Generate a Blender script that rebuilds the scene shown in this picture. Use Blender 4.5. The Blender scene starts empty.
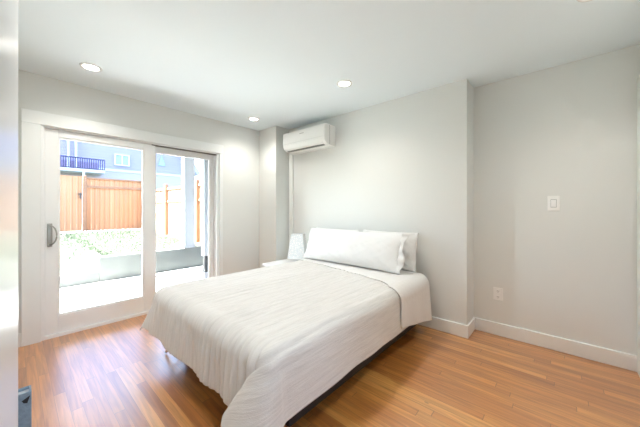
import bpy, bmesh, math, random
import numpy as np
from mathutils import Vector, Matrix, noise

S = bpy.context.scene
C = S.collection
R = math.radians
random.seed(7)

# ------------------------------------------------------------ camera
cam_d = bpy.data.cameras.new('camera')
cam_d.sensor_width = 36.0
cam_d.lens = 271.06 / 640 * 36.0
cam_d.shift_y = -5.1 / 640
cam_d.clip_start = 0.02
cam_d.clip_end = 200
cam = bpy.data.objects.new('camera', cam_d)
C.objects.link(cam)
cam.location = (0, 0, 1.2)
cam.rotation_euler = (R(90), 0, -R(48.38))
S.camera = cam

# ------------------------------------------------------------ world, sun, portal, exposure
W = bpy.data.worlds.new('sky')
S.world = W
W.use_nodes = True
wn = W.node_tree
wn.nodes.clear()
wo = wn.nodes.new('ShaderNodeOutputWorld')
wb = wn.nodes.new('ShaderNodeBackground')
ws = wn.nodes.new('ShaderNodeTexSky')
ws.sky_type = 'NISHITA'
ws.sun_disc = False
ws.sun_elevation = R(50)
ws.sun_rotation = R(-70)
ws.air_density = 0.8
ws.dust_density = 2.0
wb.inputs['Strength'].default_value = 1.0
wn.links.new(ws.outputs[0], wb.inputs[0])
wn.links.new(wb.outputs[0], wo.inputs[0])

sun_d = bpy.data.lights.new('sun', 'SUN')
sun_d.energy = 36
sun_d.angle = R(0.6)
sun_d.color = (1.0, 0.96, 0.9)
sun = bpy.data.objects.new('sun', sun_d)
C.objects.link(sun)
sdir = Vector((-1.0, 0.22, 1.35))
sun.location = (-6, 8, 10)
sun.rotation_euler = sdir.to_track_quat('Z', 'Y').to_euler()

# portal for an unglazed opening added behind the camera to brighten the room
por2_d = bpy.data.lights.new('added_opening_portal', 'AREA')
por2_d.shape = 'RECTANGLE'
por2_d.size = 0.8
por2_d.size_y = 1.1
por2_d.cycles.is_portal = True
por2 = bpy.data.objects.new('added_opening_portal', por2_d)
C.objects.link(por2)
por2.location = (0.5, -1.92, 1.35)
por2.rotation_euler = (R(90), 0, 0)

por_d = bpy.data.lights.new('door_daylight_portal', 'AREA')
por_d.shape = 'RECTANGLE'
por_d.size = 1.75
por_d.size_y = 1.95
por_d.cycles.is_portal = True
por = bpy.data.objects.new('door_daylight_portal', por_d)
C.objects.link(por)
por.location = (1.0, 3.75, 1.0)
por.rotation_euler = (R(-90), 0, 0)

DOWNLIGHT_W = 16.0
S.view_settings.view_transform = 'Standard'
S.view_settings.look = 'None'
S.view_settings.gamma = 1
S.view_settings.use_curve_mapping = False
S.view_settings.exposure = 1.35
S.cycles.use_denoising = True
S.cycles.max_bounces = 10
S.cycles.diffuse_bounces = 6
S.cycles.transparent_max_bounces = 12
S.cycles.sample_clamp_indirect = 4.0
S.cycles.caustics_reflective = False
S.cycles.caustics_refractive = False


# ------------------------------------------------------------ helpers
def srgb(r, g, b):
    f = lambda c: (c / 255 / 12.92) if c / 255 <= 0.04045 else ((c / 255 + 0.055) / 1.055) ** 2.4
    return (f(r), f(g), f(b), 1.0)


def mat(name, col, rough=0.5, metal=0.0, noise_amt=0.0, noise_scale=8.0, bump=0.0, bump_scale=60.0, spec=0.5, emit=None, sheen=0.0):
    m = bpy.data.materials.new(name)
    m.use_nodes = True
    nt = m.node_tree
    b = nt.nodes['Principled BSDF']
    b.inputs['Base Color'].default_value = col
    b.inputs['Roughness'].default_value = rough
    b.inputs['Metallic'].default_value = metal
    b.inputs['Specular IOR Level'].default_value = spec
    if sheen:
        b.inputs['Sheen Weight'].default_value = sheen
    if emit:
        b.inputs['Emission Color'].default_value = col
        b.inputs['Emission Strength'].default_value = emit
    tc = nt.nodes.new('ShaderNodeTexCoord')
    if noise_amt:
        n = nt.nodes.new('ShaderNodeTexNoise')
        n.inputs['Scale'].default_value = noise_scale
        n.inputs['Detail'].default_value = 4
        r = nt.nodes.new('ShaderNodeValToRGB')
        lo = [max(0, c * (1 - noise_amt)) for c in col[:3]] + [1]
        hi = [min(1, c * (1 + noise_amt)) for c in col[:3]] + [1]
        r.color_ramp.elements[0].position = 0.3
        r.color_ramp.elements[1].position = 0.7
        r.color_ramp.elements[0].color = lo
        r.color_ramp.elements[1].color = hi
        nt.links.new(tc.outputs['Object'], n.inputs['Vector'])
        nt.links.new(n.outputs['Fac'], r.inputs[0])
        nt.links.new(r.outputs[0], b.inputs['Base Color'])
    if bump:
        n = nt.nodes.new('ShaderNodeTexNoise')
        n.inputs['Scale'].default_value = bump_scale
        n.inputs['Detail'].default_value = 3
        bp = nt.nodes.new('ShaderNodeBump')
        bp.inputs['Strength'].default_value = bump
        bp.inputs['Distance'].default_value = 0.01
        nt.links.new(tc.outputs['Object'], n.inputs['Vector'])
        nt.links.new(n.outputs['Fac'], bp.inputs['Height'])
        nt.links.new(bp.outputs[0], b.inputs['Normal'])
    return m


def link_mesh(name, me, m, parent=None, smooth=False):
    o = bpy.data.objects.new(name, me)
    C.objects.link(o)
    if m is not None:
        me.materials.append(m)
    if smooth:
        me.polygons.foreach_set('use_smooth', [True] * len(me.polygons))
    if parent is not None:
        o.parent = parent
    return o


def obj(name, bm, m, parent=None, smooth=False):
    me = bpy.data.meshes.new(name)
    bm.normal_update()
    bm.to_mesh(me)
    bm.free()
    return link_mesh(name, me, m, parent, smooth)


def box(bm, x0, x1, y0, y1, z0, z1, bev=0.0, seg=2):
    n = bmesh.new()
    bmesh.ops.create_cube(n, size=1)
    bmesh.ops.scale(n, vec=(x1 - x0, y1 - y0, z1 - z0), verts=n.verts)
    bmesh.ops.translate(n, vec=((x0 + x1) / 2, (y0 + y1) / 2, (z0 + z1) / 2), verts=n.verts)
    if bev:
        bmesh.ops.bevel(n, geom=n.edges[:], offset=bev, segments=seg, profile=0.5, affect='EDGES')
    me = bpy.data.meshes.new('tmp')
    n.to_mesh(me)
    n.free()
    bm.from_mesh(me)
    bpy.data.meshes.remove(me)
    return bm


def B(*a, **k):
    return box(bmesh.new(), *a, **k)


def tube(bm, pts, r, seg=12, cap=True):
    pts = [Vector(p) for p in pts]
    rings = []
    up = Vector((0, 0, 1))
    for i, p in enumerate(pts):
        d = (pts[min(i + 1, len(pts) - 1)] - pts[max(i - 1, 0)]).normalized()
        a = d.cross(up)
        if a.length < 1e-3:
            a = d.cross(Vector((1, 0, 0)))
        a.normalize()
        b = d.cross(a).normalized()
        rr = r[i] if isinstance(r, (list, tuple)) else r
        rings.append([bm.verts.new(p + (a * math.cos(t) + b * math.sin(t)) * rr) for t in [2 * math.pi * k / seg for k in range(seg)]])
    for i in range(len(rings) - 1):
        for k in range(seg):
            bm.faces.new((rings[i][k], rings[i][(k + 1) % seg], rings[i + 1][(k + 1) % seg], rings[i + 1][k]))
    if cap:
        bm.faces.new(rings[0][::-1])
        bm.faces.new(rings[-1])
    bmesh.ops.recalc_face_normals(bm, faces=bm.faces[:])
    return bm


def lathe(bm, prof, loc=(0, 0, 0), seg=32):
    rings = []
    for r, z in prof:
        rings.append([bm.verts.new((loc[0] + r * math.cos(2 * math.pi * k / seg), loc[1] + r * math.sin(2 * math.pi * k / seg), loc[2] + z)) for k in range(seg)])
    for i in range(len(rings) - 1):
        for k in range(seg):
            bm.faces.new((rings[i][k], rings[i][(k + 1) % seg], rings[i + 1][(k + 1) % seg], rings[i + 1][k]))
    return bm


def prism(bm, pts, axis, a0, a1):
    """pts: 2-D outline; axis 'x','y','z' is the extrusion axis"""
    def v(p, a):
        if axis == 'x':
            return (a, p[0], p[1])
        if axis == 'y':
            return (p[0], a, p[1])
        return (p[0], p[1], a)
    lo = [bm.verts.new(v(p, a0)) for p in pts]
    hi = [bm.verts.new(v(p, a1)) for p in pts]
    n = len(pts)
    for i in range(n):
        bm.faces.new((lo[i], lo[(i + 1) % n], hi[(i + 1) % n], hi[i]))
    bm.faces.new(lo[::-1])
    bm.faces.new(hi)
    bmesh.ops.recalc_face_normals(bm, faces=bm.faces[:])
    return bm


def tag(o, label, cat, group=None, kind=None):
    o['label'] = label
    o['category'] = cat
    if group:
        o['group'] = group
    if kind:
        o['kind'] = kind
    return o


def struct(o, label=None, cat=None):
    o['kind'] = 'structure'
    if label:
        o['label'] = label
    if cat:
        o['category'] = cat
    return o


def thing(name, label, cat, loc=(0, 0, 0), group=None):
    o = bpy.data.objects.new(name, None)
    o.empty_display_size = 0.05
    C.objects.link(o)
    o.location = loc
    tag(o, label, cat, group)
    bpy.context.view_layer.update()
    return o


def child(name, bm, m, parent, smooth=False):
    """geometry given in world coordinates, stored relative to the parent"""
    p = Vector((0, 0, 0))
    q = parent
    while q is not None:
        p += q.location
        q = q.parent
    bmesh.ops.translate(bm, vec=-p, verts=bm.verts)
    return obj(name, bm, m, parent, smooth)


# ------------------------------------------------------------ materials
M = {}
M['wall'] = mat('wall_paint', srgb(224, 226, 223), 0.55, bump=0.03, bump_scale=180, spec=0.3)
M['ceiling'] = mat('ceiling_paint', srgb(232, 242, 247), 0.7, bump=0.03, bump_scale=160, spec=0.2)
M['trim'] = mat('trim_paint', srgb(233, 236, 235), 0.32)
M['doorwhite'] = mat('door_vinyl', srgb(238, 240, 240), 0.35)
M['gapshade'] = mat('head_gap_shade', srgb(105, 98, 92), 0.5)  # dark colour for the shadow gap at the door head
M['plastic'] = mat('white_plastic', srgb(244, 245, 243), 0.25)
M['slot'] = mat('dark_slot', srgb(60, 60, 60), 0.5)
M['greyslot'] = mat('grey_slot', srgb(120, 124, 122), 0.5)
M['nickel'] = mat('satin_nickel', srgb(165, 165, 160), 0.35, metal=0.6)
M['darkmetal'] = mat('dark_bed_metal', srgb(48, 46, 46), 0.45, metal=0.3)
M['palemetal'] = mat('pale_metal', srgb(190, 190, 190), 0.35, metal=0.5)
M['ticking'] = mat('mattress_ticking', srgb(222, 218, 210), 0.9, bump=0.2, bump_scale=90)
M['pillow'] = mat('pillow_cotton', srgb(225, 225, 223), 0.9, bump=0.25, bump_scale=25, sheen=0.2)
M['sheet'] = mat('sheet_cotton', srgb(219, 217, 214), 0.9, bump=0.25, bump_scale=30, sheen=0.2)
M['lacquer'] = mat('white_lacquer', srgb(244, 246, 246), 0.3)
M['diffuser'] = mat('lamp_diffuser', (1.0, 0.97, 0.92, 1), 0.5, emit=9.0)
M['binfabric'] = mat('blue_grey_fabric', srgb(138, 160, 178), 0.85, noise_amt=0.12, noise_scale=60, bump=0.3, bump_scale=250)
M['black'] = mat('black_plastic', srgb(28, 28, 30), 0.5)
M['concrete'] = mat('concrete', srgb(102, 105, 103), 0.85, noise_amt=0.1, noise_scale=6, bump=0.2, bump_scale=30)
M['soil'] = mat('lawn_soil', srgb(70, 78, 66), 0.95, noise_amt=0.18, noise_scale=3)
M['grass'] = mat('grass_blade', srgb(74, 86, 68), 0.8, noise_amt=0.2, noise_scale=1.5)
M['exwhite'] = mat('exterior_white_paint', srgb(165, 168, 172), 0.5)
M['siding2'] = mat('house_foundation', srgb(150, 144, 154), 0.8)
M['railblue'] = mat('railing_backdrop', srgb(110, 98, 130), 0.7)
M['navy'] = mat('railing_dark_blue', srgb(34, 34, 72), 0.5)
M['roof'] = mat('roof_shingle', srgb(150, 155, 170), 0.9, noise_amt=0.1)
M['winglass'] = mat('far_window_glass', srgb(120, 140, 160), 0.15)
M['rock'] = mat('pale_rock', srgb(205, 208, 205), 0.9, noise_amt=0.1, noise_scale=20)


def floor_material():
    m = bpy.data.materials.new('oak_strip_floor')
    m.use_nodes = True
    nt = m.node_tree
    L = nt.links.new
    b = nt.nodes['Principled BSDF']
    geo = nt.nodes.new('ShaderNodeNewGeometry')
    sep = nt.nodes.new('ShaderNodeSeparateXYZ')
    L(geo.outputs['Position'], sep.inputs[0])

    def mth(op, a, c=None):
        n = nt.nodes.new('ShaderNodeMath')
        n.operation = op
        for i, q in enumerate((a, c)):
            if q is None:
                continue
            if isinstance(q, (int, float)):
                n.inputs[i].default_value = q
            else:
                L(q, n.inputs[i])
        return n.outputs[0]
    xs = mth('DIVIDE', sep.outputs['X'], 0.055)
    row = mth('FLOOR', xs)
    fx = mth('FRACT', xs)
    w1 = nt.nodes.new('ShaderNodeTexWhiteNoise')
    w1.noise_dimensions = '1D'
    L(row, w1.inputs['W'])
    ys = mth('ADD', mth('DIVIDE', sep.outputs['Y'], 1.1), mth('MULTIPLY', w1.outputs['Value'], 7.3))
    pl = mth('FLOOR', ys)
    fy = mth('FRACT', ys)
    cmb = nt.nodes.new('ShaderNodeCombineXYZ')
    L(row, cmb.inputs[0])
    L(pl, cmb.inputs[1])
    w2 = nt.nodes.new('ShaderNodeTexWhiteNoise')
    w2.noise_dimensions = '2D'
    L(cmb.outputs[0], w2.inputs['Vector'])
    ramp = nt.nodes.new('ShaderNodeValToRGB')
    e = ramp.color_ramp.elements
    e[0].position = 0.0
    e[0].color = srgb(168, 106, 50)
    e[1].position = 1.0
    e[1].color = srgb(212, 156, 86)
    for p, c in ((0.25, srgb(182, 118, 56)), (0.55, srgb(192, 129, 63)), (0.85, srgb(200, 138, 70))):
        k = ramp.color_ramp.elements.new(p)
        k.color = c
    L(w2.outputs['Value'], ramp.inputs[0])
    # grain, stretched along each strip
    gv = nt.nodes.new('ShaderNodeCombineXYZ')
    L(mth('MULTIPLY', sep.outputs['X'], 55.0), gv.inputs[0])
    L(mth('MULTIPLY', sep.outputs['Y'], 3.0), gv.inputs[1])
    L(mth('MULTIPLY', w2.outputs['Value'], 40.0), gv.inputs[2])
    gn = nt.nodes.new('ShaderNodeTexNoise')
    gn.inputs['Scale'].default_value = 1.0
    gn.inputs['Detail'].default_value = 5
    gn.inputs['Distortion'].default_value = 0.6
    L(gv.outputs[0], gn.inputs['Vector'])
    gr = nt.nodes.new('ShaderNodeValToRGB')
    gr.color_ramp.elements[0].position = 0.3
    gr.color_ramp.elements[0].color = (0.72, 0.62, 0.5, 1)
    gr.color_ramp.elements[1].position = 0.65
    gr.color_ramp.elements[1].color = (1.2, 1.18, 1.12, 1)
    L(gn.outputs['Fac'], gr.inputs[0])
    mul = nt.nodes.new('ShaderNodeMix')
    mul.data_type = 'RGBA'
    mul.blend_type = 'MULTIPLY'
    mul.inputs[0].default_value = 1.0
    L(ramp.outputs[0], mul.inputs[6])
    L(gr.outputs[0], mul.inputs[7])
    # knots
    kn = nt.nodes.new('ShaderNodeTexVoronoi')
    kv = nt.nodes.new('ShaderNodeCombineXYZ')
    L(mth('MULTIPLY', sep.outputs['X'], 3.4), kv.inputs[0])
    L(mth('MULTIPLY', sep.outputs['Y'], 1.7), kv.inputs[1])
    L(kv.outputs[0], kn.inputs['Vector'])
    kn.inputs['Scale'].default_value = 1.0
    kmask = mth('LESS_THAN', kn.outputs['Distance'], 0.035)
    # gaps
    gx = mth('LESS_THAN', mth('MINIMUM', fx, mth('SUBTRACT', 1.0, fx)), 0.016)
    gy = mth('LESS_THAN', mth('MINIMUM', fy, mth('SUBTRACT', 1.0, fy)), 0.002)
    gap = mth('MAXIMUM', mth('MAXIMUM', gx, gy), mth('MULTIPLY', kmask, 0.8))
    dk = nt.nodes.new('ShaderNodeMix')
    dk.data_type = 'RGBA'
    L(mth('MULTIPLY', gap, 0.55), dk.inputs[0])
    L(mul.outputs[2], dk.inputs[6])
    dk.inputs[7].default_value = srgb(78, 44, 24)
    L(dk.outputs[2], b.inputs['Base Color'])
    b.inputs['Roughness'].default_value = 0.3
    b.inputs['Coat Weight'].default_value = 1.0
    b.inputs['Coat Roughness'].default_value = 0.32
    b.inputs['Coat IOR'].default_value = 2.1
    bp = nt.nodes.new('ShaderNodeBump')
    bp.inputs['Strength'].default_value = 0.12
    bp.inputs['Distance'].default_value = 0.002
    L(mth('SUBTRACT', gn.outputs['Fac'], gap), bp.inputs['Height'])
    L(bp.outputs[0], b.inputs['Normal'])
    return m


def gauze_material():
    m = bpy.data.materials.new('gauze_coverlet')
    m.use_nodes = True
    nt = m.node_tree
    L = nt.links.new
    b = nt.nodes['Principled BSDF']
    b.inputs['Roughness'].default_value = 0.95
    b.inputs['Sheen Weight'].default_value = 0.25
    uv = nt.nodes.new('ShaderNodeUVMap')
    mp = nt.nodes.new('ShaderNodeMapping')
    mp.inputs['Scale'].default_value = (6, 90, 1)
    L(uv.outputs[0], mp.inputs[0])
    n = nt.nodes.new('ShaderNodeTexNoise')
    n.inputs['Scale'].default_value = 1.0
    n.inputs['Detail'].default_value = 4
    n.inputs['Distortion'].default_value = 0.7
    L(mp.outputs[0], n.inputs['Vector'])
    mp2 = nt.nodes.new('ShaderNodeMapping')
    mp2.inputs['Scale'].default_value = (230, 230, 1)
    L(uv.outputs[0], mp2.inputs[0])
    n2 = nt.nodes.new('ShaderNodeTexVoronoi')
    n2.inputs['Scale'].default_value = 1.0
    L(mp2.outputs[0], n2.inputs['Vector'])
    r = nt.nodes.new('ShaderNodeValToRGB')
    r.color_ramp.elements[0].position = 0.3
    r.color_ramp.elements[0].color = srgb(204, 202, 198)
    r.color_ramp.elements[1].position = 0.62
    r.color_ramp.elements[1].color = srgb(217, 215, 211)
    L(n.outputs['Fac'], r.inputs[0])
    L(r.outputs[0], b.inputs['Base Color'])
    bp = nt.nodes.new('ShaderNodeBump')
    bp.inputs['Strength'].default_value = 0.2
    bp.inputs['Distance'].default_value = 0.012
    L(n.outputs['Fac'], bp.inputs['Height'])
    bp2 = nt.nodes.new('ShaderNodeBump')
    bp2.inputs['Strength'].default_value = 0.25
    bp2.inputs['Distance'].default_value = 0.003
    L(n2.outputs['Distance'], bp2.inputs['Height'])
    L(bp.outputs[0], bp2.inputs['Normal'])
    L(bp2.outputs[0], b.inputs['Normal'])
    return m


def brick_mat(name, c1, c2, mortar, scale, bw, bh, msize, axes='XY', rough=0.85, offset=0.5, mirror=False):
    m = bpy.data.materials.new(name)
    m.use_nodes = True
    nt = m.node_tree
    L = nt.links.new
    b = nt.nodes['Principled BSDF']
    b.inputs['Roughness'].default_value = rough
    geo = nt.nodes.new('ShaderNodeNewGeometry')
    sep = nt.nodes.new('ShaderNodeSeparateXYZ')
    L(geo.outputs['Position'], sep.inputs[0])
    cm = nt.nodes.new('ShaderNodeCombineXYZ')
    L(sep.outputs[axes[0]], cm.inputs[0])
    L(sep.outputs[axes[1]], cm.inputs[1])
    br = nt.nodes.new('ShaderNodeTexBrick')
    br.offset = offset
    br.inputs['Scale'].default_value = scale
    br.inputs['Brick Width'].default_value = bw
    br.inputs['Row Height'].default_value = bh
    br.inputs['Mortar Size'].default_value = msize
    br.inputs['Color1'].default_value = c1
    br.inputs['Color2'].default_value = c2
    br.inputs['Mortar'].default_value = mortar
    L(cm.outputs[0], br.inputs['Vector'])
    L(br.outputs['Color'], b.inputs['Base Color'])
    bp = nt.nodes.new('ShaderNodeBump')
    bp.inputs['Strength'].default_value = 0.4
    bp.inputs['Distance'].default_value = 0.01
    bp.invert = True
    L(br.outputs['Fac'], bp.inputs['Height'])
    L(bp.outputs[0], b.inputs['Normal'])
    return m


def glass_material():
    m = bpy.data.materials.new('clear_glass')
    m.use_nodes = True
    nt = m.node_tree
    nt.nodes.clear()
    o = nt.nodes.new('ShaderNodeOutputMaterial')
    t = nt.nodes.new('ShaderNodeBsdfTransparent')
    t.inputs[0].default_value = (0.95, 0.98, 0.97, 1)
    g = nt.nodes.new('ShaderNodeBsdfGlossy')
    g.inputs['Roughness'].default_value = 0.02
    fr = nt.nodes.new('ShaderNodeFresnel')
    fr.inputs[0].default_value = 1.18
    mx = nt.nodes.new('ShaderNodeMixShader')
    nt.links.new(fr.outputs[0], mx.inputs[0])
    nt.links.new(t.outputs[0], mx.inputs[1])
    nt.links.new(g.outputs[0], mx.inputs[2])
    nt.links.new(mx.outputs[0], o.inputs[0])
    return m


def lampshade_material():
    m = mat('patterned_lampshade', srgb(225, 232, 236), 0.8)
    nt = m.node_tree
    b = nt.nodes['Principled BSDF']
    tc = nt.nodes.new('ShaderNodeTexCoord')
    v = nt.nodes.new('ShaderNodeTexVoronoi')
    v.feature = 'DISTANCE_TO_EDGE'
    v.inputs['Scale'].default_value = 38
    r = nt.nodes.new('ShaderNodeValToRGB')
    r.color_ramp.elements[0].position = 0.05
    r.color_ramp.elements[0].color = srgb(228, 236, 240)
    r.color_ramp.elements[1].position = 0.2
    r.color_ramp.elements[1].color = srgb(250, 251, 251)
    nt.links.new(tc.outputs['Object'], v.inputs['Vector'])
    nt.links.new(v.outputs['Distance'], r.inputs[0])
    nt.links.new(r.outputs[0], b.inputs['Base Color'])
    return m


M['floor'] = floor_material()
M['gauze'] = gauze_material()
M['glass'] = glass_material()
M['shade'] = lampshade_material()
M['patio'] = brick_mat('patio_pavers', srgb(172, 172, 172), srgb(182, 182, 182), srgb(158, 158, 158), 1, 0.4, 0.4, 0.008, 'XY')
M['cedar'] = brick_mat('cedar_boards', srgb(166, 122, 90), srgb(174, 132, 101), srgb(138, 98, 70), 1, 0.14, 30, 0.006, 'XZ', offset=0)
M['cedar_side'] = brick_mat('cedar_boards_side', srgb(156, 128, 106), srgb(164, 138, 116), srgb(122, 94, 74), 1, 0.14, 30, 0.006, 'YZ', offset=0)
M['cedar_post'] = mat('cedar_post', srgb(138, 106, 84), 0.8, noise_amt=0.1)
M['siding'] = brick_mat('blue_lap_siding', srgb(134, 130, 166), srgb(137, 133, 169), srgb(124, 121, 158), 1, 60, 0.16, 0.012, 'XZ')

# ------------------------------------------------------------ room shell
H = 2.405
YW, XB, XR, XC, YC, YN, YB, XL = 3.511, 2.784, 3.043, 2.525, 3.10, 0.652, -0.437, -0.16
TH = 0.22
struct(obj('floor', B(XL - .3, XR + .3, YB - 1.5, YW + TH, -0.1, 0), M['floor']), 'honey oak strip floor with a satin finish', 'floor')
struct(obj('ceiling', B(XL - .3, XR + .3, YB - 1.5, YW + TH, H, H + .1), M['ceiling']), 'smooth white ceiling with recessed lights', 'ceiling')
# window wall with its door opening
OX0, OX1, OZ = 0.157, 1.862, 1.952
bm = bmesh.new()
box(bm, XL - .3, OX0, YW, YW + TH, 0, H)
box(bm, OX1, XC, YW, YW + TH, 0, H)
box(bm, OX0, OX1, YW, YW + TH, OZ, H)
struct(obj('wall_front', bm, M['wall']), 'pale wall that holds the sliding patio door', 'wall')
bm = bmesh.new()
box(bm, XC, XR + .3, YC, YW + TH, 0, H)
struct(obj('wall_column', bm, M['wall']), 'boxed-out wall corner left of the bed', 'wall')
bm = bmesh.new()
box(bm, XB, XR + .3, YN, YC, 0, H)
struct(obj('wall_right', bm, M['wall']), 'pale wall behind the bed', 'wall')
bm = bmesh.new()
box(bm, XR, XR + .3, YB, YN, 0, H)
struct(obj('wall_recess', bm, M['wall']), 'set-back wall with the light switch', 'wall')
bm = bmesh.new()
box(bm, 2.93, XR + .3, YB - .15, YB, 0, H)
box(bm, 2.05, 2.93, YB - .15, YB, 2.06, H)
box(bm, 1.0, 2.05, YB - .15, YB, 0, H)
struct(obj('wall_back', bm, M['wall']), 'wall with a doorway at the right edge', 'wall')
bm = bmesh.new()  # end wall of the entry; its window opening is added for more daylight
box(bm, XL - .3, 1.0, YB - 1.5, YB - 1.4, 1.9, H)
box(bm, XL - .3, 1.0, YB - 1.5, YB - 1.4, 0, 0.8)
box(bm, XL - .3, 0.1, YB - 1.5, YB - 1.4, 0.8, 1.9)
box(bm, 0.9, 1.0, YB - 1.5, YB - 1.4, 0.8, 1.9)
box(bm, 1.0, 1.1, YB - 1.5, YB - .15, 0, H)
struct(obj('wall_entry', bm, M['wall']))
struct(obj('bounce_ground', B(-8, 8, -12, YB - 1.501, -0.2, -0.05), M['concrete']), 'unseen ground added outside the entry to bounce daylight', 'paving')  # unseen ground added to throw sunlight up through the added opening
bm = bmesh.new()
box(bm, XL - .12, XL, YB - 1.5, YW, 0, H)
struct(obj('wall_left', bm, M['wall']), 'left wall behind the open door', 'wall')
struct(obj('door_3', B(2.06, 2.92, YB - .10, YB - .06, 0.008, 2.05), M['trim']))

# baseboards
bh, bt = 0.118, 0.016


def baseboard(name, x0, x1, y0, y1):
    struct(obj(name, B(x0, x1, y0, y1, 0, bh, bev=0.003, seg=1), M['trim']))


baseboard('baseboard_right', XB - bt, XB, YN - bt, YC - .001)
baseboard('baseboard_return', XB, XR, YN - bt, YN)
baseboard('baseboard_recess', XR - bt, XR, YB + .001, YN - bt)
baseboard('baseboard_column', XC - bt, XC, YC - bt, YW - bt)
baseboard('baseboard_nook', XC, XB - bt, YC - bt, YC)
bm = bmesh.new()
box(bm, XL, 0.034, YW - bt, YW, 0, bh, bev=0.003, seg=1)
box(bm, 1.915, XC, YW - bt, YW, 0, bh, bev=0.003, seg=1)
struct(obj('baseboard_front', bm, M['trim']))

# door casing on the window wall
bm = bmesh.new()
box(bm, 0.035, OX0, YW - .022, YW, 0, OZ, bev=0.003, seg=1)
box(bm, OX1, 1.914, YW - .018, YW, 0, OZ, bev=0.003, seg=1)
box(bm, 0.035, 1.914, YW - .024, YW, OZ, OZ + .118, bev=0.003, seg=1)
struct(obj('trim_1', bm, M['trim']), 'flat white casing round the patio door', 'trim')
bm = bmesh.new()
box(bm, 2.93, 3.02, YB, YB + .02, 0, 2.06, bev=0.003, seg=1)
box(bm, 1.97, 2.05, YB, YB + .02, 0, 2.06, bev=0.003, seg=1)
box(bm, 1.96, 3.02, YB, YB + .02, 2.06, 2.15, bev=0.003, seg=1)
struct(obj('trim_2', bm, M['trim']), 'white casing at the right edge', 'trim')

# ------------------------------------------------------------ sliding patio door
door = bpy.data.objects.new('door_1', None)
C.objects.link(door)
struct(door, 'white sliding patio door with two tall panes', 'door')
bm = bmesh.new()
box(bm, OX0, OX0 + .022, YW + .001, YW + .18, 0, OZ)
box(bm, OX1 - .03, OX1, YW + .001, YW + .18, 0, OZ)
box(bm, OX0 + .022, OX1 - .03, YW + .001, YW + .18, OZ - .012, OZ)
box(bm, OX0 + .022, OX1 - .03, YW + .001, YW + .19, 0.0, 0.028)
obj('door_frame', bm, M['doorwhite'], door)
obj('head_gap_strip', B(1.05, OX1 - .03, YW + .02, YW + .06, OZ - .022, OZ - .012), M['gapshade'], door)  # dark strip painted in as the shadow gap above the fixed panel


def panel(name, x0, x1, z0, z1, gx0, gx1, gz0, gz1, y0, y1):
    bm = bmesh.new()
    box(bm, x0, gx0, y0, y1, z0, z1, bev=0.004, seg=1)
    box(bm, gx1, x1, y0, y1, z0, z1, bev=0.004, seg=1)
    box(bm, gx0, gx1, y0, y1, z0, gz0, bev=0.004, seg=1)
    box(bm, gx0, gx1, y0, y1, gz1, z1, bev=0.004, seg=1)
    # glazing bead
    w = 0.012
    box(bm, gx0, gx0 + w, y0 + .008, y1 - .008, gz0, gz1)
    box(bm, gx1 - w, gx1, y0 + .008, y1 - .008, gz0, gz1)
    box(bm, gx0 + w, gx1 - w, y0 + .008, y1 - .008, gz0, gz0 + w)
    box(bm, gx0 + w, gx1 - w, y0 + .008, y1 - .008, gz1 - w, gz1)
    p = obj(name, bm, M['doorwhite'], door)
    ym = (y0 + y1) / 2
    obj('glass_pane', B(gx0 + w, gx1 - w, ym - .002, ym + .002, gz0 + w, gz1 - w), M['glass'], p)
    return p


sp = panel('sliding_panel', 0.180, 1.090, 0.03, 1.938, 0.272, 0.972, 0.192, 1.872, YW + .025, YW + .065)
fp = panel('fixed_panel', 1.02, 1.830, 0.03, 1.938, 1.105, 1.778, 0.192, 1.872, YW + .085, YW + .125)
# pull handle
yh = YW + .025
bm = B(0.197, 0.231, yh - .010, yh, 0.845, 1.060, bev=0.003)
for z in (0.865, 1.04):
    lathe_pts = [(0.215, yh - .017, z), (0.215, yh - .011, z)]
    tube(bm, lathe_pts, 0.006, 10)
pts = []
for k in range(17):
    a = -math.pi / 2 + math.pi * k / 16
    pts.append((0.215 + 0.042 * math.cos(a), yh - .012 - 0.042 * math.cos(a), 0.952 + 0.088 * math.sin(a)))
tube(bm, pts, 0.006, 10)
hd = obj('door_handle', bm, M['nickel'], sp, True)
hd['label'] = 'satin nickel loop pull handle'

# ------------------------------------------------------------ open door leaf at the left edge
bm = bmesh.new()
box(bm, -0.04, 0.0, 0, 0.80, 0.012, 2.04, bev=0.003, seg=1)
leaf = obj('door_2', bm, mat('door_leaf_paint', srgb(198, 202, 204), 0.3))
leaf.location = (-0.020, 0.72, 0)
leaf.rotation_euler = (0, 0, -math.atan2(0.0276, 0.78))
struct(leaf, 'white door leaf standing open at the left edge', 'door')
struct(obj('trim_3', B(XL, -0.035, 0.6, 0.70, 0, H), M['trim']))

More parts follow.
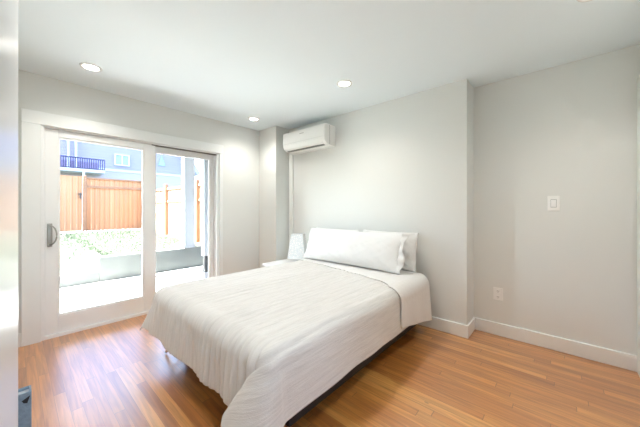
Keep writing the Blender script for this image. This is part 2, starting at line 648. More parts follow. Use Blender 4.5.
# ------------------------------------------------------------ recessed lights
lights = [
    (0.431, 2.992, 'recessed ceiling light above the left part of the patio door'),
    (2.135, 3.09, 'recessed ceiling light in front of the boxed-out corner, smallest in view'),
    (2.111, 1.56, 'recessed ceiling light over the middle of the bed'),
    (2.135, -0.14, 'recessed ceiling light cut by the top edge of the photo'),
    (0.431, 1.50, 'recessed ceiling light over the open floor beside the bed'),
    (0.431, 0.02, 'recessed ceiling light over the entry'),
]
protos = None
for i, (lx, ly, lab) in enumerate(lights):
    t = thing('recessed_light', lab, 'ceiling light', (lx, ly, H), 'recessed ceiling lights')
    if protos is None:
        bm = lathe(bmesh.new(), [(0.048, 0.0), (0.052, -0.004), (0.060, -0.010), (0.072, -0.008), (0.076, 0.0)], (lx, ly, H), 40)
        ring = child('trim_ring', bm, M['plastic'], t, True)
        bm = bmesh.new()
        bmesh.ops.create_circle(bm, cap_ends=True, segments=40, radius=0.049)
        bmesh.ops.translate(bm, vec=(lx, ly, H - .004), verts=bm.verts)
        bmesh.ops.reverse_faces(bm, faces=bm.faces[:])
        dif = child('diffuser', bm, M['diffuser'], t)
        ld = bpy.data.lights.new('downlight_lamp', 'SPOT')
        ld.energy = DOWNLIGHT_W
        ld.spot_size = R(142)
        ld.spot_blend = 1.0
        ld.shadow_soft_size = 0.045
        ld.color = (1.0, 0.96, 0.89)
        lo = bpy.data.objects.new('downlight_lamp', ld)
        C.objects.link(lo)
        lo.location = (0, 0, -0.02)
        lo.parent = t
        protos = (ring, dif, lo)
    else:
        for p in protos:
            c = p.copy()
            C.objects.link(c)
            c.parent = t

# ------------------------------------------------------------ air conditioner
ac = thing('air_conditioner', 'white wall-mounted split air conditioner high above the bed', 'air conditioner', (XB, 2.6, 2.0))
y0, y1 = 2.20, 2.985
prof = [(XB, 2.275), (2.60, 2.275), (2.573, 2.268), (2.566, 2.24), (2.560, 2.10), (2.562, 2.075), (2.575, 2.045), (2.62, 2.015), (2.70, 2.002), (XB, 2.002)]
bm = bmesh.new()
lo = [bm.verts.new((p[0], y0, p[1])) for p in prof]
hi = [bm.verts.new((p[0], y1, p[1])) for p in prof]
n = len(prof)
for i in range(n):
    bm.faces.new((lo[i], lo[(i + 1) % n], hi[(i + 1) % n], hi[i]))
bm.faces.new(lo)
bm.faces.new(hi[::-1])
bmesh.ops.recalc_face_normals(bm, faces=bm.faces[:])
body = child('body', bm, M['plastic'], ac)
mod = body.modifiers.new('bevel', 'BEVEL')
mod.width = 0.007
mod.segments = 3
mod.limit_method = 'ANGLE'
# front panel seam and louvre
child('front_panel', prism(bmesh.new(), [(2.567, 2.262), (2.559, 2.262), (2.552, 2.108), (2.560, 2.108)], 'y', y0 + .008, y1 - .008), M['plastic'], ac)
child('louvre', prism(bmesh.new(), [(2.561, 2.09), (2.556, 2.088), (2.570, 2.042), (2.600, 2.018), (2.606, 2.024), (2.577, 2.046)], 'y', y0 + .05, y1 - .05), M['plastic'], ac)
child('air_slot', prism(bmesh.new(), [(2.600, 2.022), (2.598, 2.013), (2.625, 2.004), (2.63, 2.012)], 'y', y0 + .05, y1 - .05), M['greyslot'], ac)
child('indicator_badge', B(2.548, 2.556, 2.56, 2.64, 2.205, 2.213, bev=0.002, seg=1), M['palemetal'], ac)['label'] = 'small pale shiny badge'
child('side_seam', B(2.66, 2.664, y0 - .0015, y0 + .001, 2.02, 2.262), M['greyslot'], ac)
tag(obj('line_cover', B(XB - .03, XB, 3.00, 3.075, bh + .002, 1.998, bev=0.006), M['wall']),
    'narrow painted duct cover running down the corner below the air conditioner', 'pipe cover')

# ------------------------------------------------------------ switch and outlet
sw = thing('light_switch', 'white rocker light switch plate on the set-back wall', 'light switch', (XR, 0.045, 1.24))
child('cover_plate', B(XR - .007, XR, 0.005, 0.087, 1.18, 1.305, bev=0.003), M['plastic'], sw)
child('rocker', prism(bmesh.new(), [(XR - .007, 1.212), (XR - .010, 1.212), (XR - .013, 1.2425), (XR - .0095, 1.273), (XR - .007, 1.273)], 'y', 0.029, 0.063), M['lacquer'], sw)
bm = bmesh.new()
box(bm, XR - .0078, XR - .0069, 0.027, 0.065, 1.209, 1.276)
child('rocker_gap', bm, M['greyslot'], sw)
ot = thing('wall_outlet', 'white duplex power outlet low on the set-back wall', 'outlet', (XR, 0.444, 0.39))
child('cover_plate', B(XR - .007, XR, 0.405, 0.483, 0.330, 0.448, bev=0.003), M['plastic'], ot)
for z in (0.362, 0.416):
    rc = child('receptacle', B(XR - .009, XR - .006, 0.428, 0.460, z - .014, z + .014, bev=0.002, seg=1), M['plastic'], ot)
    bm = bmesh.new()
    box(bm, XR - .0096, XR - .0088, 0.436, 0.439, z - .002, z + .008)
    box(bm, XR - .0096, XR - .0088, 0.449, 0.452, z - .002, z + .008)
    box(bm, XR - .0096, XR - .0088, 0.442, 0.446, z - .010, z - .006)
    child('slots', bm, M['slot'], rc)

# ------------------------------------------------------------ bed frame
bf = thing('bed_frame', 'low dark metal bed frame under the mattress', 'bed frame', (1.75, 1.72, 0))
bm = bmesh.new()
for y in (1.02, 2.42):
    box(bm, 0.80, 2.72, y - .015, y + .015, 0.255, 0.295, bev=0.003, seg=1)
for x in (0.815, 1.75, 2.705):
    box(bm, x - .015, x + .015, 1.035, 2.405, 0.255, 0.295, bev=0.003, seg=1)
for k in range(12):
    x = 0.93 + k * 0.155
    box(bm, x - .02, x + .02, 1.035, 2.405, 0.278, 0.292)
child('frame_rails', bm, M['darkmetal'], bf)
for x in (1.10, 1.75, 2.60):
    for y in (1.30, 1.72, 2.30):
        bm = tube(bmesh.new(), [(x, y, 0.255), (x, y, 0.03)], 0.014, 12)
        lg = child('leg', bm, M['darkmetal'], bf, True)
        bm = lathe(bmesh.new(), [(0.001, 0.0), (0.024, 0.0), (0.026, 0.012), (0.017, 0.034), (0.001, 0.036)], (x, y, 0), 16)
        child('foot_cap', bm, M['black'], lg, True)
child('underbed_shade_block', B(0.95, 2.66, 1.06, 2.40, 0.05, 0.253, bev=0.01), M['black'], bf)['label'] = 'black block put in for the shade under the bed'  # solid black fill standing in for the shade beneath the bed
# splayed pale strut showing under the far foot corner
bm = tube(bmesh.new(), [(0.83, 2.44, 0.012), (0.86, 2.40, 0.11), (0.90, 2.36, 0.25)], 0.011, 10)
tube(bm, [(0.86, 2.40, 0.11), (0.93, 2.33, 0.03)], 0.008, 10)
child('strut', bm, M['palemetal'], bf, True)['label'] = 'pale splayed metal strut at the far foot corner'

# mattress
tag(obj('mattress', B(0.775, 2.665, 0.995, 2.445, 0.296, 0.528, bev=0.055, seg=5), M['ticking'], smooth=True),
    'thick mattress under the white coverlet', 'mattress')

# ------------------------------------------------------------ draped bed linen
RR = 0.085
FX, NY, FY, TOP = 0.740, 0.962, 2.480, 0.547
fx0, ny0, fy0 = FX + RR, NY + RR, FY - RR


def spline(ctrl, t):
    """Catmull-Rom through ctrl for t in 0..1"""
    c = np.array([ctrl[0]] + list(ctrl) + [ctrl[-1]], float)
    n = len(ctrl) - 1
    u = np.clip(t, 0, 1) * n
    i = np.minimum(u.astype(int), n - 1)
    f = (u - i)[..., None]
    p0, p1, p2, p3 = c[i], c[i + 1], c[i + 2], c[i + 3]
    return 0.5 * ((2 * p1) + (-p0 + p2) * f + (2 * p0 - 5 * p1 + 4 * p2 - p3) * f ** 2 + (-p0 + 3 * p1 - 3 * p2 + p3) * f ** 3)


NEARC = [(.11, 0), (.09, .03), (.14, -.24), (.26, -.52), (.34, -.46), (.36, -.20), (.30, .02), (.20, .10), (.08, .10), (.02, .06), (0, .05)]
FARC = [(.13, 0), (.16, -.02), (.26, .10), (.34, .30), (.30, .34), (.16, .28), (.05, .14), (0, .07)]


def drape(X, Y, r_extra=0.0, shrink=0.2):
    """flat cloth coordinate (X, Y) -> 3-D point over the mattress"""
    a = np.maximum(0, fx0 - X)
    near = (Y < (ny0 + fy0) / 2)
    b = np.where(near, np.maximum(0, ny0 - Y), np.maximum(0, Y - fy0))
    sy = np.where(near, -1.0, 1.0)
    r = np.hypot(a, b)
    th = np.arctan2(b, np.maximum(a, 1e-9))
    th = np.where(r < 1e-9, 0, th)
    q = th / (math.pi / 2)
    r = r * (1 - np.where(near, 0.04, shrink) * np.sin(2 * th) ** 2)
    L1 = RR * math.pi / 2
    ang = np.minimum(r, L1) / RR
    out = RR * np.sin(ang)
    dz = RR * (1 - np.cos(ang))
    h = np.maximum(0, r - L1)
    he = h + np.where(near, 0.6, 0.0) * L1 * np.sin(2 * th) * np.minimum(1, r / L1)
    wn_ = spline(NEARC, q)
    wf_ = spline(FARC, q)
    w = np.where(near[..., None], wn_, wf_)
    tilt = np.hypot(w[..., 0], w[..., 1]) + 1e-9
    ux, uy = w[..., 0] / tilt, w[..., 1] / tilt
    # the tilt eases in just below the rounded edge
    tl = tilt * np.clip(he / 0.06, 0, 1) ** 0.6
    hx = he * np.sin(tl) * ux
    hy = he * np.sin(tl) * uy
    hz = h * np.cos(tl)
    # corner of the mattress: rounded in plan
    px = np.minimum(fx0, X) * 0 + np.where(a > 0, fx0, X) - out * np.cos(th) - hx
    cy = np.where(b > 0, np.where(near, ny0, fy0), Y)
    py = cy + sy * (out * np.sin(th) + hy)
    pz = TOP - dz - hz
    return np.stack([px, py, pz], -1), h, th, a, b


def grid_noise(X, Y, sx, sy, seed):
    rs = np.random.RandomState(seed)
    v = np.zeros_like(X)
    for k in range(7):
        fx_, fy_ = rs.uniform(0.4, 1.6) * sx, rs.uniform(0.4, 1.6) * sy
        v += np.sin(X * fx_ + rs.uniform(0, 6.28) + 1.3 * np.sin(Y * fy_ * .5 + k)) * np.cos(Y * fy_ + rs.uniform(0, 6.28))
    return v / 3.5


def cloth(name, X, Y, disp, material, thick, extra=0.0, shrink=0.2):
    P, h, th, a, b = drape(X, Y, shrink=shrink)
    du = np.gradient(P, axis=0)
    dv = np.gradient(P, axis=1)
    N = np.cross(du, dv)
    N /= np.linalg.norm(N, axis=-1, keepdims=True) + 1e-12
    if N[N.shape[0] // 2, N.shape[1] // 2, 2] < 0:
        N = -N
    P = P + N * (disp(X, Y, h, th, a, b) + extra)[..., None]
    nu, nv = X.shape
    me = bpy.data.meshes.new(name)
    idx = np.arange(nu * nv).reshape(nu, nv)
    f = np.stack([idx[:-1, :-1], idx[1:, :-1], idx[1:, 1:], idx[:-1, 1:]], -1).reshape(-1, 4)
    me.from_pydata(P.reshape(-1, 3).tolist(), [], f.tolist())
    uvl = me.uv_layers.new(name='UVMap')
    li = np.empty(len(me.loops), int)
    me.loops.foreach_get('vertex_index', li)
    uvs = np.stack([X.reshape(-1)[li], Y.reshape(-1)[li]], -1)
    uvl.data.foreach_set('uv', uvs.reshape(-1).astype(np.float32))
    me.update()
    o = link_mesh(name, me, material, smooth=True)
    md = o.modifiers.new('thickness', 'SOLIDIFY')
    md.thickness = thick
    md.offset = 1.0 if True else 0
    return o


def cover_disp(X, Y, h, th, a, b):
    on_side = np.clip(b / 0.12, 0, 1)
    wob = 0.25 * np.sin(X * 3.1 + 1.0) + 0.12 * np.sin(X * 7.3 + Y * 2.0)
    ph = Y * 2 * math.pi / 0.058 + wob * 5 + 1.7 * np.sin(Y * 9.0)
    amp = 0.55 + 0.45 * np.sin(X * 2.3 + Y * 6.1 + 2.1 * np.sin(Y * 3.3))
    ribs = 0.015 * (0.35 + 0.65 * np.clip(amp, 0, 1)) * np.abs(np.sin(ph / 2)) ** 0.8 + 0.0012 * np.sin(ph * 1.7 + X * 5)
    foot = np.clip(a / 0.15, 0, 1)
    ribs = ribs * (0.75 + 0.7 * foot) * (1 - 0.65 * np.clip((a - 0.2) / 0.18, 0, 1))
    lumps = 0.006 * grid_noise(X, Y, 4, 9, 3)
    side = 0.006 * grid_noise(X, Y, 11, 5, 5) * on_side + 0.005 * np.clip(h / 0.2, 0, 1) * np.sin(X * 9 + 2 * np.sin(X * 4)) * on_side
    foot_w = 0.010 * np.clip(h / 0.2, 0, 1) * np.sin(Y * 17 + 1.5 * np.sin(Y * 5)) * foot * (1 - on_side)
    return ribs * (1 - 0.9 * on_side) + 0.003 + lumps * (1 - np.clip(h * 20, 0, 1)) * 0.7 + side + foot_w


HANG_F = 0.136 + 0.232
HANG_N = 0.136 + 0.235
us = np.concatenate([np.linspace(fx0 - HANG_F, fx0, 60, endpoint=False), np.linspace(fx0, 2.62, 120)])
vs = np.concatenate([np.linspace(ny0 - HANG_N, ny0, 60, endpoint=False), np.linspace(ny0, fy0, 190, endpoint=False), np.linspace(fy0, fy0 + HANG_N, 55)])
U, V = np.meshgrid(us, vs, indexing='ij')
# slightly wavy hem
cov = cloth('coverlet', U, V, cover_disp, M['gauze'], 0.006)
tag(cov, 'off-white crinkled gauze coverlet draped over the bed', 'bedspread')


def sheet_disp(X, Y, h, th, a, b):
    s = np.clip(b / 0.12, 0, 1)
    return 0.013 + 0.003 * grid_noise(X, Y, 9, 6, 11) + 0.005 * np.clip(h / 0.3, 0, 1) * np.sin(X * 22 + 1.2) * s + 0.002


vs = np.concatenate([np.linspace(ny0 - 0.136 - 0.285, ny0, 50, endpoint=False), np.linspace(ny0, fy0, 80, endpoint=False), np.linspace(fy0, fy0 + 0.136 + 0.3, 40)])
us = np.linspace(0, 1, 46)
U, V = np.meshgrid(us, vs, indexing='ij')
frac = U.copy()
V = np.where(V < ny0, ny0 - (ny0 - V) * (0.80 + 0.30 * frac), V)
edge = np.where(V < ny0, 2.02, 2.02 + 0.31 * np.clip((V - ny0) / 1.2, 0, 1) ** 0.55)
edge = edge + 0.008 * np.sin(V * 23)
U = edge + U * (2.64 - edge)
sh = cloth('top_sheet', U, V, sheet_disp, M['sheet'], 0.007)
tag(sh, 'smooth white sheet folded back across the head of the bed', 'sheet')


# ------------------------------------------------------------ pillows
def pillow(label, yc, L, Hh, T, xb, tilt, zb, seed, flange=0.0, group='white bed pillows', yaw=0.0):
    nu, nv = 64, 40
    rs = np.random.RandomState(seed)
    u = np.linspace(-1, 1, nu)
    v = np.linspace(-1, 1, nv)
    Ug, Vg = np.meshgrid(u, v, indexing='ij')
    # edges bow in between pointed corners
    wx = Ug * (L / 2) * (1 - 0.035 * (1 - Vg ** 2) * np.abs(Ug) ** 3)
    wy = Vg * (Hh / 2) * (1 - 0.05 * (1 - np.abs(Ug) ** 3) * np.abs(Vg) ** 3)
    prof = (1 - np.abs(Ug) ** 3.2) ** 0.62 * (1 - np.abs(Vg) ** 2.6) ** 0.62
    sag = 1 + 0.22 * (-Vg)
    wr = 0.010 * grid_noise(Ug * L * 2, Vg, 5, 3, seed) + 0.005 * grid_noise(Ug * L * 4, Vg * 2, 7, 5, seed + 1)
    ed = np.clip(1.25 * (1 - np.maximum(np.abs(Ug), np.abs(Vg))) * 4, 0, 1)
    tk = T / 2 * prof * sag
    front = tk + wr * ed
    back = -tk * 0.8
    ripple = 0.004 * np.sin(Ug * L * 60 + seed) * (np.abs(Vg) ** 6) + 0.006 * np.sin(Vg * 9 + seed) * (np.abs(Ug) ** 10)
    ct, st = math.cos(tilt), math.sin(tilt)
    ax = Vector((0, -1, 0))
    up = Vector((st, 0, ct))
    nr = Vector((-ct, 0, st))
    verts = []
    for D in (front, back):
        for i in range(nu):
            for j in range(nv):
                p = ax * wx[i, j] + up * (wy[i, j] + Hh / 2) + nr * (D[i, j] + ripple[i, j])
                verts.append((p.x, p.y, p.z))
    f = []
    n = nu * nv
    for i in range(nu - 1):
        for j in range(nv - 1):
            a = i * nv + j
            f.append((a, a + nv, a + nv + 1, a + 1))
            f.append((n + a, n + a + 1, n + a + nv + 1, n + a + nv))
    me = bpy.data.meshes.new('pillow')
    me.from_pydata(verts, [], f)
    bm = bmesh.new()
    bm.from_mesh(me)
    bmesh.ops.remove_doubles(bm, verts=bm.verts, dist=0.0008)
    bmesh.ops.recalc_face_normals(bm, faces=bm.faces[:])
    bm.to_mesh(me)
    bm.free()
    o = link_mesh('pillow', me, M['pillow'], smooth=True)
    o.location = (xb, yc, zb)
    o.rotation_euler = (0, 0, yaw)
    tag(o, label, 'pillow', group)
    if flange:
        bm = bmesh.new()
        K, J = 10, 36
        g = []
        for k in range(K):
            row = []
            for j in range(J):
                vv = -1 + 2 * j / (J - 1)
                s = L / 2 * 0.955 + flange * k / (K - 1) * (1 + 0.25 * math.sin(vv * 5 + seed))
                off = 0.020 + 0.022 * math.sin(vv * 4.2 + 0.7) * (k / (K - 1)) + 0.006 * math.sin(vv * 13)
                p = ax * s + up * (vv * Hh / 2 * (0.97 + 0.02 * k / K) + Hh / 2) + nr * off
                row.append(bm.verts.new(p))
            g.append(row)
        for k in range(K - 1):
            for j in range(J - 1):
                bm.faces.new((g[k][j], g[k + 1][j], g[k + 1][j + 1], g[k][j + 1]))
        fl = obj('pillowcase_hem', bm, M['pillow'], o, True)
        md = fl.modifiers.new('t', 'SOLIDIFY')
        md.thickness = 0.004
    return o


pillow('long white pillow in front, leaning across the head of the bed', 1.80, 1.30, 0.40, 0.16, 2.43, R(20), 0.572, 3, flange=0.05)
pillow('white pillow behind the long one, nearer the set-back wall', 1.40, 0.66, 0.40, 0.12, 2.63, R(10), 0.562, 8, yaw=0.0)
pillow('white pillow behind the long one, on the lamp side', 2.10, 0.68, 0.395, 0.12, 2.60, R(10), 0.562, 13)

# ------------------------------------------------------------ nightstand and lamp
ns = thing('nightstand', 'small white nightstand in the corner beyond the bed', 'nightstand', (2.48, 2.80, 0))
child('top', B(2.17, 2.73, 2.57, 2.95, 0.450, 0.475, bev=0.004), M['lacquer'], ns)
child('drawer_box', B(2.20, 2.72, 2.60, 2.93, 0.32, 0.450), M['lacquer'], ns)
dr = child('drawer_front', B(2.188, 2.20, 2.605, 2.925, 0.325, 0.445, bev=0.002, seg=1), M['lacquer'], ns)
child('knob', lathe(bmesh.new(), [(0.001, 0), (0.012, 0.002), (0.013, 0.012), (0.001, 0.018)], (2.176, 2.765, 0.375), 12), M['nickel'], dr, True)
for x in (2.22, 2.705):
    for y in (2.62, 2.91):
        child('leg', B(x - .015, x + .015, y - .015, y + .015, 0, 0.32, bev=0.002, seg=1), M['lacquer'], ns)
lp = thing('table_lamp', 'small white table lamp with a pale blue patterned shade on the nightstand', 'table lamp', (2.56, 2.675, 0.475))
lxx, lyy = 2.56, 2.675
child('lamp_base', lathe(bmesh.new(), [(0.001, 0.0), (0.055, 0.0), (0.058, 0.008), (0.03, 0.02), (0.022, 0.045), (0.026, 0.07), (0.012, 0.10), (0.008, 0.30), (0.001, 0.30)], (lxx, lyy, 0.475), 28), M['lacquer'], lp, True)
bm = bmesh.new()
# square tapered shade, turned a little
def ring4(hw, z, rot=R(34)):
    return [(lxx + hw * math.sqrt(2) * math.cos(rot + math.pi / 4 + k * math.pi / 2), lyy + hw * math.sqrt(2) * math.sin(rot + math.pi / 4 + k * math.pi / 2), z) for k in range(4)]
rb = [bm.verts.new(p) for p in ring4(0.118, 0.535)]
rt_ = [bm.verts.new(p) for p in ring4(0.078, 0.855)]
for k in range(4):
    bm.faces.new((rb[k], rb[(k + 1) % 4], rt_[(k + 1) % 4], rt_[k]))
shd = child('lamp_shade', bm, M['shade'], lp)
md = shd.modifiers.new('t', 'SOLIDIFY')
md.thickness = 0.004
for hw_, z_ in ((0.119, 0.537), (0.079, 0.853)):
    rg4 = ring4(hw_, z_)
    child('shade_rim', tube(bmesh.new(), rg4 + [rg4[0]], 0.003, 6), M['lacquer'], lp)

# ------------------------------------------------------------ blue-grey bin
bn = thing('storage_bin', 'blue-grey fabric storage bin on the floor by the open door leaf', 'storage bin', (-0.05, 1.67, 0))
bm = bmesh.new()
x0, x1, by0, by1, zt = -0.15, 0.046, 1.640, 1.700, 0.444
t_ = 0.006
box(bm, x0, x1, by0, by0 + t_, 0, zt, bev=0.002, seg=1)
box(bm, x0, x1, by1 - t_, by1, 0, zt, bev=0.002, seg=1)
box(bm, x0, x0 + t_, by0 + t_, by1 - t_, 0, zt)
box(bm, x1 - t_, x1, by0 + t_, by1 - t_, 0, zt)
box(bm, x0 + t_, x1 - t_, by0 + t_, by1 - t_, 0, 0.012)
child('bin_body', bm, M['binfabric'], bn)
bm = bmesh.new()
box(bm, x0 + t_, x1 - t_, by0 + t_, by1 - t_, zt - .022, zt - .012)
child('folded_contents', bm, mat('pale_folded_cloth', srgb(170, 180, 190), 0.9, noise_amt=0.1, noise_scale=90), bn)
bm = bmesh.new()
prism(bm, [(0.018, 0.415), (0.042, 0.428), (0.034, 0.400), (0.024, 0.404)], 'y', by0 - .0015, by0 + .001)
child('handle_slot', bm, M['black'], bn)['label'] = 'black handle opening near the rim'

# ------------------------------------------------------------ outside: patio, walls, lawn
struct(obj('patio', B(-6, 8, YW + TH + .001, 6.10, -0.2, -0.10), M['patio']), 'pale paved patio outside the door', 'patio')
bm = bmesh.new()
box(bm, -6, 0.99, 6.10, 6.24, -0.15, 0.085, bev=0.008, seg=1)
struct(obj('curb', bm, M['concrete']), 'low concrete curb along the patio', 'curb')
bm = bmesh.new()
box(bm, 0.99, 8, 6.10, 6.28, -0.15, 0.335, bev=0.008, seg=1)
box(bm, 0.99, 1.09, 6.28, 7.3, -0.15, 0.315)
struct(obj('retaining_wall', bm, M['concrete']), 'grey concrete retaining wall at the edge of the lawn', 'retaining wall')


def lawn_z(x, y):
    lo = 0.03 + 0.062 * (y - 6.2)
    hi = 0.27 + 0.022 * (y - 6.2)
    k = min(1, max(0, (x - 0.98) / 0.08))
    k2 = min(1, max(0, (y - 6.6) / 2.0))
    return lo * (1 - max(k, k2 * 0.5)) + hi * max(k, k2 * 0.5)


bm = bmesh.new()
nx, ny = 70, 40
g = []
for i in range(nx):
    x = -8 + 20 * i / (nx - 1) if i % 1 == 0 else 0
    row = []
    for j in range(ny):
        y = 6.2 + 20 * (j / (ny - 1)) ** 1.5
        row.append(bm.verts.new((x, y, lawn_z(x, min(y, 12.5)))))
    g.append(row)
for i in range(nx - 1):
    for j in range(ny - 1):
        bm.faces.new((g[i][j], g[i + 1][j], g[i + 1][j + 1], g[i][j + 1]))
struct(obj('lawn_ground', bm, M['soil'], smooth=True), 'sunlit sloping yard behind the patio', 'yard')
bm = bmesh.new()
rg = random.Random(4)
for k in range(26000):
    x = rg.uniform(0.3, 3.19)
    y = rg.uniform(6.35, 11.6)
    edge_x = 0.62 + 0.45 * max(0, (y - 6.3)) * 0 + 0.25 * math.sin(y * 1.7)
    if x < edge_x or (y < 7.35 and x < 1.12) or x > 3.15:
        continue
    z = lawn_z(x, y) - .01
    a = rg.uniform(0, 6.28)
    hgt = rg.uniform(0.02, 0.05)
    w = 0.008
    v0 = bm.verts.new((x - w * math.cos(a), y - w * math.sin(a), z))
    v1 = bm.verts.new((x + w * math.cos(a), y + w * math.sin(a), z))
    v2 = bm.verts.new((x + rg.uniform(-.03, .03), y + rg.uniform(-.03, .03), z + hgt))
    bm.faces.new((v0, v1, v2))
tag(obj('grass', bm, M['grass']), 'short pale green grass on the lawn behind the retaining wall', 'grass', kind='stuff')


# ------------------------------------------------------------ fences
def board_row(bm, axis, a0, a1, plane, z0, z1, w=0.14):
    n = max(1, round((a1 - a0) / w))
    for k in range(n):
        p, q = a0 + (a1 - a0) * k / n + .003, a0 + (a1 - a0) * (k + 1) / n - .003
        d = 0.004 * (k % 2)
        if axis == 'x':
            box(bm, p, q, plane + d, plane + .02 + d, z0, z1)
        else:
            box(bm, plane + d, plane + .02 + d, p, q, z0, z1)


FYB = 12.0
fence = thing('cedar_fence', 'warm cedar board fence across the back of the yard', 'fence', (2.4, FYB, 0.4))
bm = bmesh.new()
board_row(bm, 'x', 1.60, 3.28, FYB, 0.44, 2.22)
child('boards', bm, M['cedar'], fence)
bm = bmesh.new()
box(bm, 1.60, 3.28, FYB - .045, FYB, 1.90, 1.97)
box(bm, 1.60, 3.28, FYB - .045, FYB, 2.20, 2.25)
child('rail', bm, M['cedar_post'], fence)
for x in (1.56, 3.30):
    child('post', B(x - .05, x + .05, FYB - .06, FYB + .04, 0.35, 2.30, bev=0.006, seg=1), M['cedar_post'], fence)
fence2 = thing('cedar_fence', 'cedar board fence beyond the gate, farthest left of the yard', 'fence', (-3, FYB, 0.4))
bm = bmesh.new()
board_row(bm, 'x', -6.6, -0.72, FYB, 0.44, 2.22)
child('boards', bm, M['cedar'], fence2)
for x in (-6.65, -3.6, -0.68):
    child('post', B(x - .04, x + .04, FYB - .06, FYB - .005, 0.35, 2.30, bev=0.006, seg=1), M['cedar_post'], fence2)
gate = thing('cedar_gate', 'cedar board gate left of the back fence with a dark latch', 'gate', (0.7, FYB, 0.4))
bm = bmesh.new()
board_row(bm, 'x', -0.6, 1.49, FYB - .02, 0.46, 2.27)
child('boards', bm, M['cedar'], gate)
bm = bmesh.new()
box(bm, 1.40, 1.49, FYB - .07, FYB - .05, 1.66, 1.69)
box(bm, 1.43, 1.46, FYB - .09, FYB - .05, 1.52, 1.72)
child('latch', bm, M['slot'], gate)
pfx = 1.58
bm = B(pfx - .045, pfx + .045, FYB - .30, FYB - .21, 0.4, 2.47, bev=0.006, seg=1)
sf = thing('side_fence', 'pale cedar fence running along the right side of the yard', 'fence', (3.3, 9, 0.3))  # boards less saturated than those of the back fence
bm.free()
bm = bmesh.new()
board_row(bm, 'y', 6.3, FYB - .1, 3.30, 0.31, 1.84)
child('boards', bm, M['cedar_side'], sf)
bm = bmesh.new()
box(bm, 3.255, 3.30, 6.3, FYB - .1, 1.80, 1.86)
box(bm, 3.262, 3.30, 6.3, FYB - .1, 1.40, 1.46)
child('rail', bm, M['cedar_post'], sf)
for y in (7.3, 9.55, 11.6):
    child('post', B(3.20, 3.30, y - .05, y + .05, 0.25, 1.98, bev=0.006, seg=1), M['cedar_post'], sf)
# row of pale stones along the back fence
rg = random.Random(9)
x = 0.9
k = 0
first = None
while x < 3.2:
    w = rg.uniform(0.10, 0.17)
    if first is None:
        bm = bmesh.new()
        bmesh.ops.create_icosphere(bm, subdivisions=2, radius=1)
        for v in bm.verts:
            v.co *= 1 + 0.25 * noise.noise(v.co * 1.3)
        first = obj('border_stone', bm, M['rock'], smooth=True)
        st = first
    else:
        st = first.copy()
        C.objects.link(st)
    st.location = (x, FYB - .28, lawn_z(x, FYB - .28) + .02)
    st.scale = (w * .40, .07, .055)
    st.rotation_euler = (0, 0, rg.uniform(-.3, .3))
    tag(st, 'pale border stone in the row at the foot of the back fence', 'stone', 'border stones at the back fence')
    x += w
    k += 1

# ------------------------------------------------------------ porch posts and deck overhead
pp = thing('porch_column', 'thick white square porch column standing on the retaining wall', 'column', (2.56, 6.19, 0.336))
child('shaft', B(2.465, 2.655, 6.12, 6.27, 0.365, 2.6), M['exwhite'], pp)
bm = bmesh.new()
box(bm, 2.45, 2.475, 6.11, 6.28, 0.365, 2.6)
box(bm, 2.645, 2.67, 6.11, 6.28, 0.365, 2.6)
child('corner_boards', bm, M['exwhite'], pp)
child('base_block', B(2.44, 2.68, 6.105, 6.278, 0.336, 0.365), M['exwhite'], pp)
p2 = thing('porch_post', 'narrow white post by the house with a black bracket at its foot', 'post', (2.0, 4.2, -0.1))
child('shaft', B(1.955, 2.06, 4.15, 4.25, 0.455, 2.6, bev=0.004, seg=1), M['exwhite'], p2)
bm = bmesh.new()
box(bm, 1.975, 2.04, 4.16, 4.24, 0.20, 0.455)
box(bm, 1.96, 2.055, 4.145, 4.15, 0.26, 0.42)
child('bracket', bm, M['slot'], p2)['label'] = 'dark grey metal bracket'
child('foot', B(1.95, 2.065, 4.14, 4.26, -0.10, 0.20, bev=0.004, seg=1), M['exwhite'], p2)
bm = bmesh.new()
box(bm, -0.25, 7, YW + TH + .001, 6.3, 2.6, 2.75)
struct(obj('deck_overhead', bm, M['exwhite']), 'deck of the upper floor above the patio', 'deck')
bm = bmesh.new()
box(bm, -6, OX0 - .0, YW + TH, YW + TH + .02, -0.1, 5.5)
box(bm, OX1 + .0, 7, YW + TH, YW + TH + .02, -0.1, 5.5)
box(bm, OX0, OX1, YW + TH, YW + TH + .02, OZ, 2.6)
ext = struct(obj('wall_exterior', bm, M['exwhite']))

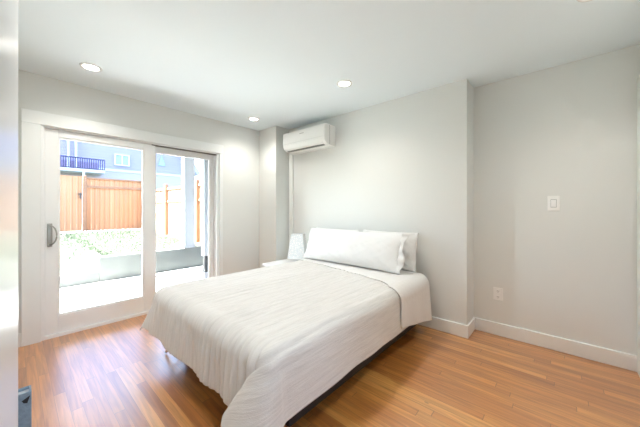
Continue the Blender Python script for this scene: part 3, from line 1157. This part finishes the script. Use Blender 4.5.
# ------------------------------------------------------------ neighbouring house
HY = 20.0
nb = thing('neighbour_house', 'light blue sided house with a balcony rising beyond the fence', 'house', (2, HY, 0))
bm = bmesh.new()
prism(bm, [(-8, 0), (8.3, 0), (8.3, 3.9), (6.6, 6.6), (5.2, 8.6), (-8, 8.6)], 'y', HY, HY + 6)
child('siding_wall', bm, M['siding'], nb)
bm = bmesh.new()
box(bm, -8, 8.32, HY - .03, HY - .001, 0, 3.42)
child('lower_band', bm, M['siding2'], nb)
bm = bmesh.new()
box(bm, -8, 8.34, HY - .06, HY - .03, 3.40, 3.55)
child('band_board', bm, M['exwhite'], nb)
bm = bmesh.new()
prism(bm, [(8.75, 3.55), (8.95, 3.72), (5.3, 9.0), (5.1, 8.85)], 'y', HY - .5, HY + 6)
child('roof', bm, M['roof'], nb)
wd = bmesh.new()
for (a, b_, c_, d_) in ((3.94, 4.72, 3.78, 3.86), (3.94, 4.72, 4.40, 4.49), (3.94, 4.02, 3.86, 4.40), (4.64, 4.72, 3.86, 4.40), (4.29, 4.36, 3.86, 4.40)):
    box(wd, a, b_, HY - .08, HY - .002, c_, d_)
w_ = child('window', wd, M['exwhite'], nb)
child('window_glass', B(4.02, 4.64, HY - .03, HY - .002, 3.86, 4.40), M['winglass'], w_)
# small gable window low on the right side
wd = bmesh.new()
prism(wd, [(6.3, 4.05), (6.75, 4.05), (6.52, 4.75)], 'y', HY - .06, HY - .002)
child('gable_vent', wd, M['winglass'], nb)
# balcony
bal = child('balcony_deck', B(0.2, 3.3, HY - 1.2, HY - .002, 3.13, 3.28), M['exwhite'], nb)
bm = bmesh.new()
box(bm, 0.2, 3.3, HY - 1.2, HY - 1.15, 3.82, 3.88)
box(bm, 0.2, 3.3, HY - 1.2, HY - 1.15, 3.30, 3.34)
for k in range(34):
    x = 0.22 + k * 0.0925
    box(bm, x, x + .035, HY - 1.19, HY - 1.16, 3.34, 3.82)
child('balcony_railing', bm, M['navy'], nb)
child('balcony_wall', B(0.2, 3.2, HY - .08, HY - .002, 3.28, 3.80), M['railblue'], nb)
for x in (1.85, 2.16):
    child('balcony_post', B(x, x + .09, HY - .3, HY - .2, 3.28, 8.0), M['exwhite'], nb)
child('balcony_post', B(2.36, 2.46, HY - 1.2, HY - 1.1, 0.4, 3.13), M['exwhite'], nb)
